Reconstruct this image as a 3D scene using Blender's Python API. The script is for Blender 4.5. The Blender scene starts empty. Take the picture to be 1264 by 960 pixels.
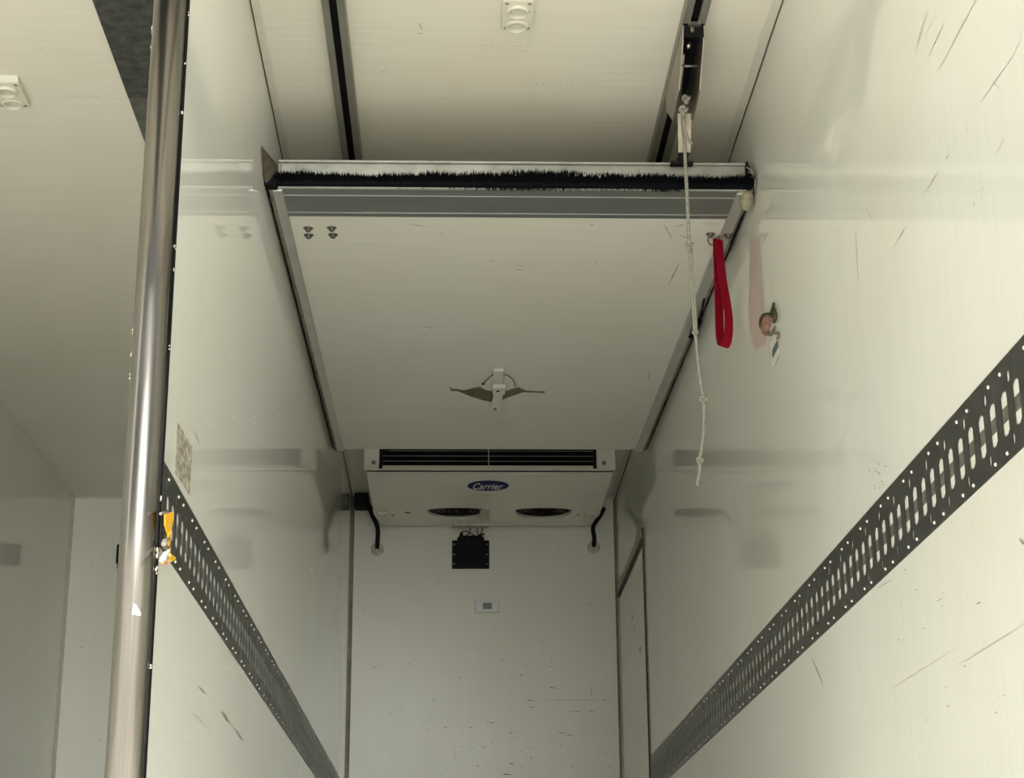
import bpy, bmesh, math, random
from mathutils import Vector, Matrix
from mathutils.geometry import tessellate_polygon

random.seed(7)
scn = bpy.context.scene
COL = scn.collection

# ------------------------------------------------------------------ camera
F_PX = 2201.99
PITCH, YAW, ROLL = math.radians(18.3126), math.radians(1.9419), math.radians(-0.4128)
_F = Vector((math.sin(YAW)*math.cos(PITCH), math.cos(YAW)*math.cos(PITCH), math.sin(PITCH)))
_R0 = Vector((math.cos(YAW), -math.sin(YAW), 0))
_U0 = _R0.cross(_F)
_R = _R0*math.cos(ROLL) + _U0*math.sin(ROLL)
_U = _U0*math.cos(ROLL) - _R0*math.sin(ROLL)
cam_d = bpy.data.cameras.new('camera')
cam = bpy.data.objects.new('camera', cam_d)
COL.objects.link(cam)
cam_d.sensor_width = 36.0
cam_d.sensor_fit = 'HORIZONTAL'
cam_d.lens = F_PX/1264*36.0
cam_d.clip_start = 0.05
cam_d.clip_end = 300
cam.matrix_world = Matrix(((_R.x, _U.x, -_F.x, 0), (_R.y, _U.y, -_F.y, 0), (_R.z, _U.z, -_F.z, 0), (0, 0, 0, 1)))
scn.camera = cam

# ------------------------------------------------------------------ world, exposure
scn.view_settings.view_transform = 'Standard'
scn.view_settings.look = 'None'
scn.view_settings.gamma = 1.0
scn.view_settings.use_curve_mapping = False
scn.view_settings.exposure = 0.36
SKY_BASE, SKY_RISE = 0.15, 0.3       # overcast sky
# bright regions of the cloud cover: direction, strength, tightness
HORIZON_GLOW = (Vector((0.24, -1.0, 0.03)), 15.0, 28.0)
CLOUD_GAP = (Vector((-0.86, -0.52, 0.0)), 4.2, 600.0)
SKY_COL = (0.975, 1.0, 0.945, 1)
world = bpy.data.worlds.new('overcast_sky')
scn.world = world
world.use_nodes = True
wn, wl = world.node_tree.nodes, world.node_tree.links
wn.clear()
w_out = wn.new('ShaderNodeOutputWorld')
w_bg = wn.new('ShaderNodeBackground')
w_tc = wn.new('ShaderNodeTexCoord')
w_nrm = wn.new('ShaderNodeVectorMath'); w_nrm.operation = 'NORMALIZE'
wl.new(w_tc.outputs['Generated'], w_nrm.inputs[0])
def wmath(op, a, b, c=None, clamp=False):
    n = wn.new('ShaderNodeMath'); n.operation = op; n.use_clamp = clamp
    for k, v in enumerate((a, b, c)):
        if v is None: continue
        if isinstance(v, (int, float)): n.inputs[k].default_value = v
        else: wl.new(v, n.inputs[k])
    return n.outputs[0]
w_sep = wn.new('ShaderNodeSeparateXYZ'); wl.new(w_nrm.outputs[0], w_sep.inputs[0])
w_flat = wn.new('ShaderNodeCombineXYZ'); wl.new(w_sep.outputs['X'], w_flat.inputs['X']); wl.new(w_sep.outputs['Y'], w_flat.inputs['Y'])
w_fn = wn.new('ShaderNodeVectorMath'); w_fn.operation = 'NORMALIZE'; wl.new(w_flat.outputs[0], w_fn.inputs[0])
def lobe(vec, dvec, tight):
    d = wn.new('ShaderNodeVectorMath'); d.operation = 'DOT_PRODUCT'; d.inputs[1].default_value = dvec.normalized(); wl.new(vec, d.inputs[0])
    return wmath('POWER', wmath('MAXIMUM', d.outputs['Value'], 0.0), tight)
w_hi = wmath('DIVIDE', w_sep.outputs['Z'], 0.5, clamp=True)
w_base = wmath('MULTIPLY_ADD', w_hi, SKY_RISE, SKY_BASE)                                   # brighter towards the zenith
w_s1 = wmath('MULTIPLY_ADD', lobe(w_nrm.outputs[0], HORIZON_GLOW[0], HORIZON_GLOW[2]), HORIZON_GLOW[1], w_base)
w_s2 = wmath('MULTIPLY_ADD', lobe(w_fn.outputs[0], CLOUD_GAP[0], CLOUD_GAP[2]), CLOUD_GAP[1], w_s1)  # bright gap in the cloud, to the left
w_bg.inputs['Color'].default_value = SKY_COL
wl.new(w_s2, w_bg.inputs['Strength'])
wl.new(w_bg.outputs[0], w_out.inputs['Surface'])

# hazy high sun behind the vehicle: it strikes the yard and the sill of the box floor, not the walls
sun_d = bpy.data.lights.new('sun', 'SUN'); sun_d.energy = 9; sun_d.angle = math.radians(3); sun_d.color = (1.0, 0.965, 0.90)
sun = bpy.data.objects.new('sun', sun_d); COL.objects.link(sun)
SUN_ELEV, SUN_AZ = math.radians(58), math.radians(0)
_sd = Vector((math.sin(SUN_AZ)*math.cos(SUN_ELEV), -math.cos(SUN_AZ)*math.cos(SUN_ELEV), math.sin(SUN_ELEV)))
sun.rotation_euler = _sd.to_track_quat('Z', 'Y').to_euler()

# ------------------------------------------------------------------ dimensions (metres; camera height is z = 0)
XL, XR = -0.448, 0.7135          # inner faces of the right-hand compartment
XP = -0.500                      # left face of the dividing partition
XLL = -1.674                     # outer left wall
YB, YR = 7.65, 1.95              # front wall of the box / rear opening
ZC, ZF = 2.03, -0.38             # ceiling / floor
ZG = -1.5                        # ground outside
YP = 2.655                       # rear edge of partition

# measuring helpers: a sight line through a point of the photo, met with a plane of the room
def sight(x, y):
    return _F + _R*((x-632)/F_PX) - _U*((y-480)/F_PX)
def onz(x, y, z): d = sight(x, y); return d*(z/d.z)
def onx(x, y, X): d = sight(x, y); return d*(X/d.x)
def ony(x, y, Y): d = sight(x, y); return d*(Y/d.y)
BH_O = Vector(((XL+XR)/2, 3.86, 1.777)); BH_A = math.atan2(0.083, 2.47)
BH_M = Matrix.Translation(BH_O) @ Matrix.Rotation(BH_A, 4, 'X')
def onb(x, y, h=0.0):            # point on the underside of the raised bulkhead, in its own frame
    n = (BH_M.to_3x3() @ Vector((0, 0, 1))); o = BH_M @ Vector((0, 0, h)); d = sight(x, y)
    return BH_M.inverted() @ (d*(o.dot(n)/d.dot(n)))

# ------------------------------------------------------------------ materials
MATS = {}
def nodes_of(name):
    m = bpy.data.materials.new(name); m.use_nodes = True
    MATS[name] = m
    nt = m.node_tree
    return m, nt, nt.nodes, nt.links, nt.nodes['Principled BSDF']

def simple(name, col, rough=0.5, metal=0.0, spec=0.5, var=0.12, vscale=40, bump=0.0, bscale=80, stretch=(1, 1, 1), coat=0.0):
    m, nt, N, L, P = nodes_of(name)
    geo = N.new('ShaderNodeNewGeometry')
    mp = N.new('ShaderNodeMapping'); mp.inputs['Scale'].default_value = stretch
    L.new(geo.outputs['Position'], mp.inputs['Vector'])
    no = N.new('ShaderNodeTexNoise'); no.inputs['Scale'].default_value = vscale; no.inputs['Detail'].default_value = 5
    L.new(mp.outputs[0], no.inputs['Vector'])
    rp = N.new('ShaderNodeValToRGB')
    c = Vector(col)
    rp.color_ramp.elements[0].position = 0.3; rp.color_ramp.elements[1].position = 0.7
    rp.color_ramp.elements[0].color = (*(c*(1-var)), 1); rp.color_ramp.elements[1].color = (*[min(1, v) for v in c*(1+var)], 1)
    L.new(no.outputs['Fac'], rp.inputs['Fac'])
    L.new(rp.outputs[0], P.inputs['Base Color'])
    P.inputs['Roughness'].default_value = rough
    P.inputs['Metallic'].default_value = metal
    P.inputs['Specular IOR Level'].default_value = spec
    P.inputs['Coat Weight'].default_value = coat
    if bump:
        nb = N.new('ShaderNodeTexNoise'); nb.inputs['Scale'].default_value = bscale; nb.inputs['Detail'].default_value = 3
        L.new(mp.outputs[0], nb.inputs['Vector'])
        bp = N.new('ShaderNodeBump'); bp.inputs['Strength'].default_value = bump; bp.inputs['Distance'].default_value = 0.002
        L.new(nb.outputs['Fac'], bp.inputs['Height']); L.new(bp.outputs[0], P.inputs['Normal'])
    return m

def gelcoat(name, col, rough, grain, grain_amt=0.05, bump=0.12, dirt=0.25, blotch=0.06):
    """glossy white fibre-reinforced panel with a faint grain, soft blotches and specks of dirt"""
    m, nt, N, L, P = nodes_of(name)
    geo = N.new('ShaderNodeNewGeometry')
    def noise(scale3, s, det=4, lo=0.35, hi=0.65):
        mp = N.new('ShaderNodeMapping'); mp.inputs['Scale'].default_value = scale3
        L.new(geo.outputs['Position'], mp.inputs['Vector'])
        n = N.new('ShaderNodeTexNoise'); n.inputs['Scale'].default_value = s; n.inputs['Detail'].default_value = det
        L.new(mp.outputs[0], n.inputs['Vector'])
        r = N.new('ShaderNodeMapRange'); r.inputs['From Min'].default_value = lo; r.inputs['From Max'].default_value = hi
        L.new(n.outputs['Fac'], r.inputs['Value'])
        return n, r
    gn, gr = noise(grain, 1.0, 3)
    bn, br = noise((1, 1, 1), 1.7, 3)
    sn, sr = noise((1, 1, 1), 55.0, 2, 0.70, 0.76)
    tn, tr = noise((1, 1, 1), 4.0, 4, 0.50, 0.72)     # where the dirt gathers
    def mix(a, b, fac_socket, amt):
        mx = N.new('ShaderNodeMix'); mx.data_type = 'RGBA'
        mu = N.new('ShaderNodeMath'); mu.operation = 'MULTIPLY'; mu.inputs[1].default_value = amt; mu.use_clamp = True
        L.new(fac_socket, mu.inputs[0]); L.new(mu.outputs[0], mx.inputs['Factor'])
        if isinstance(a, tuple): mx.inputs['A'].default_value = a
        else: L.new(a, mx.inputs['A'])
        mx.inputs['B'].default_value = b
        return mx.outputs['Result']
    c = Vector(col)
    c1 = mix((*c, 1), (*(c*0.80), 1), gr.outputs[0], grain_amt*4)
    c2 = mix(c1, (c.x*0.93, c.y*0.90, c.z*0.80, 1), br.outputs[0], blotch*6)
    mm = N.new('ShaderNodeMath'); mm.operation = 'MULTIPLY'
    L.new(sr.outputs[0], mm.inputs[0]); L.new(tr.outputs[0], mm.inputs[1])
    c3 = mix(c2, (0.16, 0.15, 0.11, 1), mm.outputs[0], dirt)
    L.new(c3, P.inputs['Base Color'])
    rr = N.new('ShaderNodeMapRange'); rr.inputs['To Min'].default_value = rough*0.8; rr.inputs['To Max'].default_value = rough*1.5
    L.new(bn.outputs['Fac'], rr.inputs['Value']); L.new(rr.outputs[0], P.inputs['Roughness'])
    P.inputs['IOR'].default_value = 1.45
    bp = N.new('ShaderNodeBump'); bp.inputs['Strength'].default_value = bump; bp.inputs['Distance'].default_value = 0.001
    L.new(gn.outputs['Fac'], bp.inputs['Height']); L.new(bp.outputs[0], P.inputs['Normal'])
    return m

WHITE = (0.785, 0.79, 0.735)
M_wall = gelcoat('side_wall_gelcoat', WHITE, 0.038, (1, 60, 1.6), 0.03, 0.02)
M_ceil = gelcoat('ceiling_gelcoat', (0.83, 0.805, 0.72), 0.33, (3.0, 60, 1), 0.06, 0.15)
M_panel = gelcoat('bulkhead_gelcoat', (0.79, 0.78, 0.71), 0.33, (3.5, 50, 1), 0.05, 0.12)
M_front = gelcoat('front_wall_gelcoat', (0.78, 0.77, 0.70), 0.30, (60, 1, 2.5), 0.03, 0.08, 0.5)
M_unit = simple('painted_white_sheet', (0.76, 0.745, 0.655), 0.34, var=0.03, vscale=6)
M_alu = simple('dull_aluminium', (0.55, 0.56, 0.53), 0.42, 0.75, var=0.08, vscale=12, bump=0.05)
M_alu_plate = simple('grey_anodised_kick_plate', (0.20, 0.21, 0.205), 0.45, 0.55, var=0.08, vscale=9, stretch=(0.4, 6, 6))
M_alu_pale = simple('pale_weathered_aluminium', (0.40, 0.40, 0.355), 0.6, 0.25, var=0.18, vscale=25, bump=0.1)
M_track = simple('track_grey_aluminium', (0.27, 0.27, 0.23), 0.45, 0.5, var=0.10, vscale=10)
M_dark = simple('black_void_paint', (0.006, 0.006, 0.007), 0.8, spec=0.08, var=0.2)
M_black = simple('black_plastic', (0.006, 0.006, 0.008), 0.65, spec=0.2, var=0.2, vscale=60)
M_bristle = simple('black_nylon_bristle', (0.004, 0.005, 0.007), 0.8, spec=0.08, var=0.3, vscale=200)
M_rubber = simple('brown_dirty_rubber', (0.20, 0.175, 0.13), 0.75, var=0.30, vscale=30, bump=0.3)
M_caulk = simple('dirty_caulk', (0.56, 0.54, 0.44), 0.7, var=0.22, vscale=50, bump=0.3, bscale=120)
M_caulk_c = simple('off_white_ceiling_caulk', (0.66, 0.64, 0.55), 0.6, var=0.05, vscale=30)
M_gap = simple('dark_joint', (0.05, 0.047, 0.038), 0.8, var=0.3)
M_rail = simple('black_lashing_rail_paint', (0.03, 0.03, 0.027), 0.33, 0.0, var=0.35, vscale=30, bump=0.1)
M_rib = simple('rail_grey_rib', (0.16, 0.155, 0.135), 0.45, 0.4, var=0.3, vscale=60)
M_rivet = simple('bright_rivet_steel', (0.75, 0.75, 0.70), 0.25, 0.9, var=0.05)
M_post = simple('brushed_stainless_steel', (0.24, 0.225, 0.205), 0.25, 1.0, var=0.12, vscale=7, bump=0.04, bscale=30, stretch=(30, 30, 1.2))
M_red = simple('red_webbing', (0.30, 0.002, 0.020), 0.75, spec=0.15, var=0.18, vscale=300, bump=0.4, bscale=500)
M_rope = simple('off_white_cord', (0.30, 0.287, 0.235), 0.85, var=0.25, vscale=160, bump=0.8, bscale=260)
M_steel = simple('bracket_steel', (0.33, 0.30, 0.26), 0.38, 0.8, var=0.18, vscale=14, bump=0.05)
M_nut = simple('dark_oxidised_steel', (0.11, 0.10, 0.085), 0.35, 0.6, var=0.2, vscale=60)
M_steel_lt = simple('light_bracket_steel', (0.50, 0.46, 0.38), 0.4, 0.6, var=0.12, vscale=30)
M_cream = simple('cream_plastic', (0.72, 0.70, 0.60), 0.45, var=0.03)
M_scuff = simple('scuff_mark', (0.26, 0.24, 0.185), 0.7, var=0.35, vscale=90)
M_scuff_lt = simple('faint_scuff_mark', (0.46, 0.44, 0.34), 0.6, var=0.2, vscale=60)
M_plate_dark = simple('dark_galvanised_sheet', (0.075, 0.077, 0.072), 0.5, 0.3, var=0.45, vscale=38, bump=0.15, bscale=60)
M_flap = simple('dark_brown_flap', (0.075, 0.063, 0.045), 0.7, spec=0.2, var=0.3, vscale=40)
M_foam = simple('dirty_foam', (0.27, 0.25, 0.165), 0.9, var=0.4, vscale=40, bump=0.6, bscale=60)
M_blue = simple('navy_badge', (0.004, 0.008, 0.095), 0.6, spec=0.2, var=0.05)
M_badge_w = simple('white_badge_lettering', (0.75, 0.77, 0.78), 0.4, var=0.02)
M_yellow = simple('yellow_webbing', (0.80, 0.42, 0.015), 0.55, var=0.15, vscale=90)
M_orange = simple('orange_plastic', (0.75, 0.20, 0.03), 0.5, var=0.15, vscale=90)
M_clear = simple('crumpled_white_film', (0.40, 0.38, 0.33), 0.35, var=0.35, vscale=80)
M_brown = simple('brown_adhesive_scar', (0.17, 0.145, 0.095), 0.7, var=0.3, vscale=60, bump=0.3)
M_residue = simple('mottled_adhesive_residue', (0.29, 0.27, 0.215), 0.85, spec=0.2, var=0.5, vscale=90, bump=0.4, stretch=(1, 0.45, 1))
M_pink = simple('torn_salmon_core', (0.30, 0.165, 0.125), 0.85, var=0.5, vscale=90, bump=0.5)
M_label = simple('white_paper_label', (0.66, 0.66, 0.56), 0.6, var=0.05)
M_label_b = simple('slate_blue_print', (0.09, 0.12, 0.15), 0.6, var=0.1)
M_floor = simple('grey_box_floor', (0.62, 0.62*.98, 0.62*.91), 0.6, var=0.2, vscale=8)
M_ground = simple('yard_concrete', (0.6, 0.6*.98, 0.6*.91), 0.9, var=0.15, vscale=1.5)
M_fan = simple('fan_grey_black', (0.012, 0.012, 0.012), 0.6, spec=0.2, var=0.3)
M_sealant = simple('corner_sealant', (0.21, 0.195, 0.15), 0.7, var=0.25, vscale=18)

# ------------------------------------------------------------------ mesh collector
class MB:
    def __init__(s): s.v = []; s.f = []; s.m = []; s.sm = []
    def add(s, vs, fs, mi=0, smooth=False):
        o = len(s.v); s.v += [Vector(p) for p in vs]
        for f in fs: s.f.append([i+o for i in f]); s.m.append(mi); s.sm.append(smooth)
        return s
    def box(s, x0, x1, y0, y1, z0, z1, mi=0, M=None):
        vs = [Vector(p) for p in ((x0,y0,z0),(x1,y0,z0),(x1,y1,z0),(x0,y1,z0),(x0,y0,z1),(x1,y0,z1),(x1,y1,z1),(x0,y1,z1))]
        if M: vs = [M @ p for p in vs]
        return s.add(vs, [(0,3,2,1),(4,5,6,7),(0,1,5,4),(1,2,6,5),(2,3,7,6),(3,0,4,7)], mi)
    def bbox(s, x0, x1, y0, y1, z0, z1, b=0.003, mi=0, seg=2, M=None):   # bevelled box
        bm = bmesh.new(); bmesh.ops.create_cube(bm, size=1)
        for v in bm.verts: v.co = Vector(((x0+x1)/2+v.co.x*(x1-x0), (y0+y1)/2+v.co.y*(y1-y0), (z0+z1)/2+v.co.z*(z1-z0)))
        bmesh.ops.bevel(bm, geom=bm.edges[:], offset=b, segments=seg, affect='EDGES', profile=0.5)
        bm.verts.index_update()
        vs = [(M @ v.co) if M else v.co.copy() for v in bm.verts]
        s.add(vs, [[v.index for v in f.verts] for f in bm.faces], mi); bm.free(); return s
    def prism(s, pts, ext, mi=0, smooth=False):      # polygon (3-D points) pushed along a vector
        n = len(pts); pts = [Vector(p) for p in pts]; e = Vector(ext)
        vs = pts + [p+e for p in pts]
        fs = [list(range(n)), list(range(2*n-1, n-1, -1))] + [(i, i+n, (i+1) % n+n, (i+1) % n) for i in range(n)]
        s.add(vs, fs[:2], mi); o = len(s.v)-2*n
        for f in fs[2:]: s.f.append([i+o for i in f]); s.m.append(mi); s.sm.append(smooth)
        return s
    def holed(s, outer, holes, ext, mi=0, wall_mi=None):   # plate with holes, thickness ext
        loops = [[Vector(p) for p in outer]] + [[Vector(p) for p in h] for h in holes]
        e = Vector(ext); tri = tessellate_polygon(loops); flat = [p for l in loops for p in l]; n = len(flat)
        s.add(flat + [p+e for p in flat], [list(t) for t in tri] + [[i+n for i in reversed(t)] for t in tri], mi)
        o = len(s.v)-2*n; k = 0
        for li, l in enumerate(loops):
            for i in range(len(l)):
                a, b = k+i, k+(i+1) % len(l)
                s.f.append([a+o, b+o, b+n+o, a+n+o]); s.m.append(mi if (li == 0 or wall_mi is None) else wall_mi); s.sm.append(False)
            k += len(l)
        return s
    def tube(s, pts, r, seg=8, mi=0, caps=True):
        pts = [Vector(p) for p in pts]; n = len(pts)
        rr = r if isinstance(r, (list, tuple)) else [r]*n
        up = None; rings = []
        for i in range(n):
            t = (pts[min(i+1, n-1)]-pts[max(i-1, 0)]).normalized()
            if up is None:
                up = t.orthogonal().normalized()
            else:
                up = (up - t*up.dot(t)).normalized()
            w = t.cross(up)
            rings.append([pts[i] + (up*math.cos(2*math.pi*k/seg)+w*math.sin(2*math.pi*k/seg))*rr[i] for k in range(seg)])
        fs = []
        for i in range(n-1):
            for k in range(seg):
                fs.append((i*seg+k, i*seg+(k+1) % seg, (i+1)*seg+(k+1) % seg, (i+1)*seg+k))
        s.add([p for rg in rings for p in rg], fs, mi, True)
        if caps:
            o = len(s.v)-n*seg
            s.f.append([o+k for k in range(seg-1, -1, -1)]); s.m.append(mi); s.sm.append(False)
            s.f.append([o+(n-1)*seg+k for k in range(seg)]); s.m.append(mi); s.sm.append(False)
        return s
    def lathe(s, prof, c, axis, seg=20, mi=0):       # prof: list of (radius, distance along axis)
        c = Vector(c); a = Vector(axis).normalized(); u = a.orthogonal().normalized(); w = a.cross(u); vs = []
        for (r, h) in prof:
            for k in range(seg):
                t = 2*math.pi*k/seg; vs.append(c+a*h+(u*math.cos(t)+w*math.sin(t))*max(r, 1e-5))
        fs = [(i*seg+k, i*seg+(k+1) % seg, (i+1)*seg+(k+1) % seg, (i+1)*seg+k) for i in range(len(prof)-1) for k in range(seg)]
        return s.add(vs, fs, mi, True)
    def ribbon(s, pts, wvec, thick=0.0015, mi=0):    # webbing: centre line, width vector, thickness
        pts = [Vector(p) for p in pts]; n = len(pts); vs = []
        for i in range(n):
            wv = Vector(wvec[i]) if isinstance(wvec, list) else Vector(wvec)
            t = (pts[min(i+1, n-1)]-pts[max(i-1, 0)]).normalized(); nn = t.cross(wv).normalized()*thick/2
            for sg, sn in ((-.5, -1), (.5, -1), (.5, 1), (-.5, 1)): vs.append(pts[i]+wv*sg+nn*sn)
        fs = [(i*4+k, i*4+(k+1) % 4, (i+1)*4+(k+1) % 4, (i+1)*4+k) for i in range(n-1) for k in range(4)]
        fs += [(3, 2, 1, 0), ((n-1)*4, (n-1)*4+1, (n-1)*4+2, (n-1)*4+3)]
        return s.add(vs, fs, mi, False)
    def build(s, name, mats, parent=None, local=False):
        if not isinstance(mats, (list, tuple)): mats = [mats]
        me = bpy.data.meshes.new(name)
        if parent is not None:
            org = Vector((0, 0, 0)) if local else Vector(parent.get('_w', (0, 0, 0)))
            vs = [p-org for p in s.v]
            mn = Vector([min(p[i] for p in vs) for i in range(3)]); mx = Vector([max(p[i] for p in vs) for i in range(3)])
            loc = (mn+mx)/2
        else:
            org = Vector((0, 0, 0)); vs = s.v
            mn = Vector([min(p[i] for p in vs) for i in range(3)]); mx = Vector([max(p[i] for p in vs) for i in range(3)])
            loc = Vector(((mn.x+mx.x)/2, (mn.y+mx.y)/2, mn.z))
        me.from_pydata([tuple(p-loc) for p in vs], [], s.f)
        for m in mats: me.materials.append(m)
        for p, mi, sm in zip(me.polygons, s.m, s.sm): p.material_index = mi; p.use_smooth = sm
        bm = bmesh.new(); bm.from_mesh(me); bmesh.ops.recalc_face_normals(bm, faces=bm.faces); bm.to_mesh(me); bm.free()
        me.update()
        o = bpy.data.objects.new(name, me); COL.objects.link(o); o.location = loc
        if parent is not None: o.parent = parent
        o['_w'] = tuple(org+loc) if not local else tuple(loc)
        return o

def tag(o, label=None, cat=None, group=None, kind=None):
    if label: o['label'] = label
    if cat: o['category'] = cat
    if group: o['group'] = group
    if kind: o['kind'] = kind
    return o
def thing(name, loc, label, cat, group=None, rot=None):
    o = bpy.data.objects.new(name, None); COL.objects.link(o); o.location = loc; o.empty_display_size = 0.05
    if rot: o.rotation_euler = rot
    o['_w'] = tuple(loc)
    return tag(o, label, cat, group)
def struct(name, mb, mats): return tag(mb.build(name, mats), kind='structure')
def smooth_path(pts, n=6):       # Catmull-Rom
    pts = [Vector(p) for p in pts]; P = [pts[0]*2-pts[1]]+pts+[pts[-1]*2-pts[-2]]; out = []
    for i in range(1, len(P)-2):
        for k in range(n):
            t = k/n; a, b, c, d = P[i-1], P[i], P[i+1], P[i+2]
            out.append(0.5*((2*b)+(c-a)*t+(2*a-5*b+4*c-d)*t*t+(3*b-a-3*c+d)*t**3))
    out.append(pts[-1]); return out

# marks worn into a surface: thin slivers that belong to that surface's own mesh
def mark(mb, plane, p0, p1, w=0.0025, mi=1, jag=0.35):
    a, b = plane(*p0), plane(*p1)
    d = b-a; L_ = max(d.length, 1e-4); d = d/L_
    nrm = {id(PR): Vector((-1, 0, 0)), id(PL): Vector((1, 0, 0)), id(PB): Vector((0, -1, 0)), id(PC): Vector((0, 0, -1)),
           id(PLL): Vector((1, 0, 0)), id(PBH): Vector((0, 0, -1))}[id(plane)]
    s_ = nrm.cross(d); n = max(3, min(12, int(L_/0.01)))
    up, lo = [], []
    for i in range(n+1):
        t = i/n; ww = w*(0.25+math.sin(math.pi*t)*0.75)*(1+random.uniform(-jag, jag)); c = a+d*(L_*t)+s_*random.uniform(-jag, jag)*w*0.6+nrm*0.0004
        up.append(c+s_*ww/2); lo.append(c-s_*ww/2)
    vs = up+lo; m = n+1
    mb.add(vs, [(i, i+1, m+i+1, m+i) for i in range(n)], mi)
PR = lambda x, y: onx(x, y, XR)
PL = lambda x, y: onx(x, y, XL)
PB = lambda x, y: ony(x, y, YB)
PC = lambda x, y: onz(x, y, ZC)
PLL = lambda x, y: onx(x, y, XLL)
PBH = lambda x, y: onb(x, y, 0.0)
def specks(mb, plane, box, n, w=(0.002, 0.006), mi=1):
    for _ in range(n):
        x, y = random.uniform(box[0], box[2]), random.uniform(box[1], box[3]); l = random.uniform(1, 5); a = random.uniform(-0.5, 0.5)
        mark(mb, plane, (x, y), (x+l*math.cos(a), y+l*math.sin(a)), random.uniform(*w)*0.5, mi)

# ================================================================== THE SETTING
T = 0.06
mb = MB().box(-30, 30, -30, 34, ZG-0.1, ZG); struct('floor', mb, M_ground)
mb = MB().box(XLL, XR, YR, YB, ZF-0.1, ZF); struct('floor', mb, M_floor)

mb = MB().box(XR, XR+T, YR, YB+T, ZF-0.1, ZC)
for p0, p1, w, mi in [((1056,287),(1060,346),.0045,1), ((1147,10),(1130,68),.003,2), ((1143,14),(1131,60),.002,1), ((1166,28),(1146,70),.003,1), ((1155,20),(1141,45),.002,2),
                   ((1208,-6),(1158,88),.006,2), ((1253,66),(1210,127),.003,1), ((1225,100),(1235,110),.002,1), ((1262,45),(1250,70),.002,2), ((1195,156),(1194,161),.004,1),
                   ((1172,190),(1167,197),.003,1), ((1160,210),(1138,244),.003,2), ((1158,212),(1150,224),.003,1), ((1118,280),(1104,304),.003,1), ((1112,185),(1080,252),.002,2),
                   ((1070,258),(1079,275),.002,1), ((1213,231),(1212,236),.004,1), ((1203,249),(1202,254),.004,1), ((1204,240),(1210,233),.002,2), ((1183,170),(1175,182),.002,2),
                   ((1002,812),(1015,842),.007,1), ((1258,664),(1266,672),.008,1), ((1205,746),(1211,743),.004,1), ((1156,742),(1164,738),.003,1), ((1083,726),(1100,716),.003,1),
                   ((984,690),(1006,656),.002,2), ((1030,560),(1052,520),.002,2), ((869,686),(873,692),.003,1), ((884,556),(879,570),.003,2), ((897,806),(901,812),.005,1),
                   ((846,848),(868,822),.003,2), ((1185,820),(1264,770),.003,2), ((1100,850),(1180,800),.002,2), ((1060,900),(1075,890),.003,2), ((1120,150),(1090,210),.002,2),
                   ((1230,190),(1240,170),.002,2), ((985,470),(1020,425),.002,2), ((955,300),(952,345),.003,2), ((953,345),(951,372),.003,1)]:
    mark(mb, PR, p0, p1, w*.62, mi)
specks(mb, PR, (1072, 572, 1092, 606), 14, (.002, .005)); specks(mb, PR, (1090, 700, 1250, 880), 16, (.002, .005)); specks(mb, PR, (820, 480, 1000, 760), 10, (.001, .004), 2)
specks(mb, PR, (1020, 850, 1264, 955), 12, (.002, .005), 2); specks(mb, PR, (1090, 150, 1220, 260), 10, (.001, .004), 2)
struct('wall_right', mb, [M_wall, M_scuff, M_scuff_lt])

mb = MB().box(XP, XL, YP, YB, ZF, ZC)
for p0, p1, w, mi in [((303,337),(302,377),.004,1), ((299,340),(301,350),.003,1), ((265,388),(262,402),.003,1), ((240,532),(246,548),.003,1), ((286,436),(284,444),.002,2),
                   ((244,846),(254,857),.004,1), ((273,878),(283,891),.008,1), ((290,899),(299,913),.006,1), ((320,933),(324,939),.007,1), ((309,924),(310,927),.005,1),
                   ((359,924),(358,962),.006,1), ((372,936),(370,962),.006,2), ((365,850),(364,856),.008,1), ((276,795),(290,812),.003,2), ((242,755),(243,760),.003,1),
                   ((240,880),(256,900),.002,2), ((384,700),(386,706),.006,2)]:
    mark(mb, PL, p0, p1, w, mi)
specks(mb, PL, (210, 780, 330, 950), 10, (.002, .005), 2); specks(mb, PL, (240, 480, 380, 560), 6, (.002, .004), 2)
struct('wall_middle', mb, [M_wall, M_scuff, M_scuff_lt])

mb = MB().box(XLL-T, XLL, YR, YB+T, ZF-0.1, ZC)
specks(mb, PLL, (0, 600, 85, 950), 12, (.006, .012), 2)
struct('wall_left', mb, [M_wall, M_scuff, M_scuff_lt])

mb = MB().box(XLL, XR, YB, YB+T, ZF-0.1, ZC)
for x, y, l, w in [(651,864,8,.007), (652,873,7,.005), (603,892,7,.006), (703,878,6,.004), (709,877,6,.006), (727,878,7,.006), (688,904,10,.005), (699,907,9,.005), (629,904,4,.006), (593,921,7,.006),
                (638,903,3,.004), (642,833,3,.008), (680,806,2,.005), (679,812,4,.005), (680,818,3,.004), (678,823,5,.004), (628,942,7,.007), (641,927,4,.004), (614,837,3,.004), (461,823,4,.004),
                (467,821,6,.003), (504,819,2,.005), (447,753,3,.006), (539,717,4,.003), (609,775,2,.004), (533,864,6,.004), (480,880,4,.003), (682,849,7,.003), (746,834,3,.003), (745,838,4,.003),
                (620,955,12,.008), (750,945,4,.006), (705,945,3,.006), (581,800,3,.004), (648,822,3,.004), (724,744,8,.002), (536,905,2,.004), (582,922,3,.004)]:
    mark(mb, PB, (x, y), (x+l, y+random.uniform(-1, 1.5)), w*.6, 1)
mark(mb, PB, (650, 863), (762, 864), .002, 2); mark(mb, PB, (730, 845), (729, 860), .002, 1)
specks(mb, PB, (450, 800, 750, 955), 26, (.002, .005), 2)
specks(mb, PB, (75, 650, 140, 950), 8, (.003, .007), 1)
specks(mb, PB, (450, 880, 750, 958), 14, (.004, .009)); specks(mb, PB, (560, 780, 760, 930), 10, (.004, .008))
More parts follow.
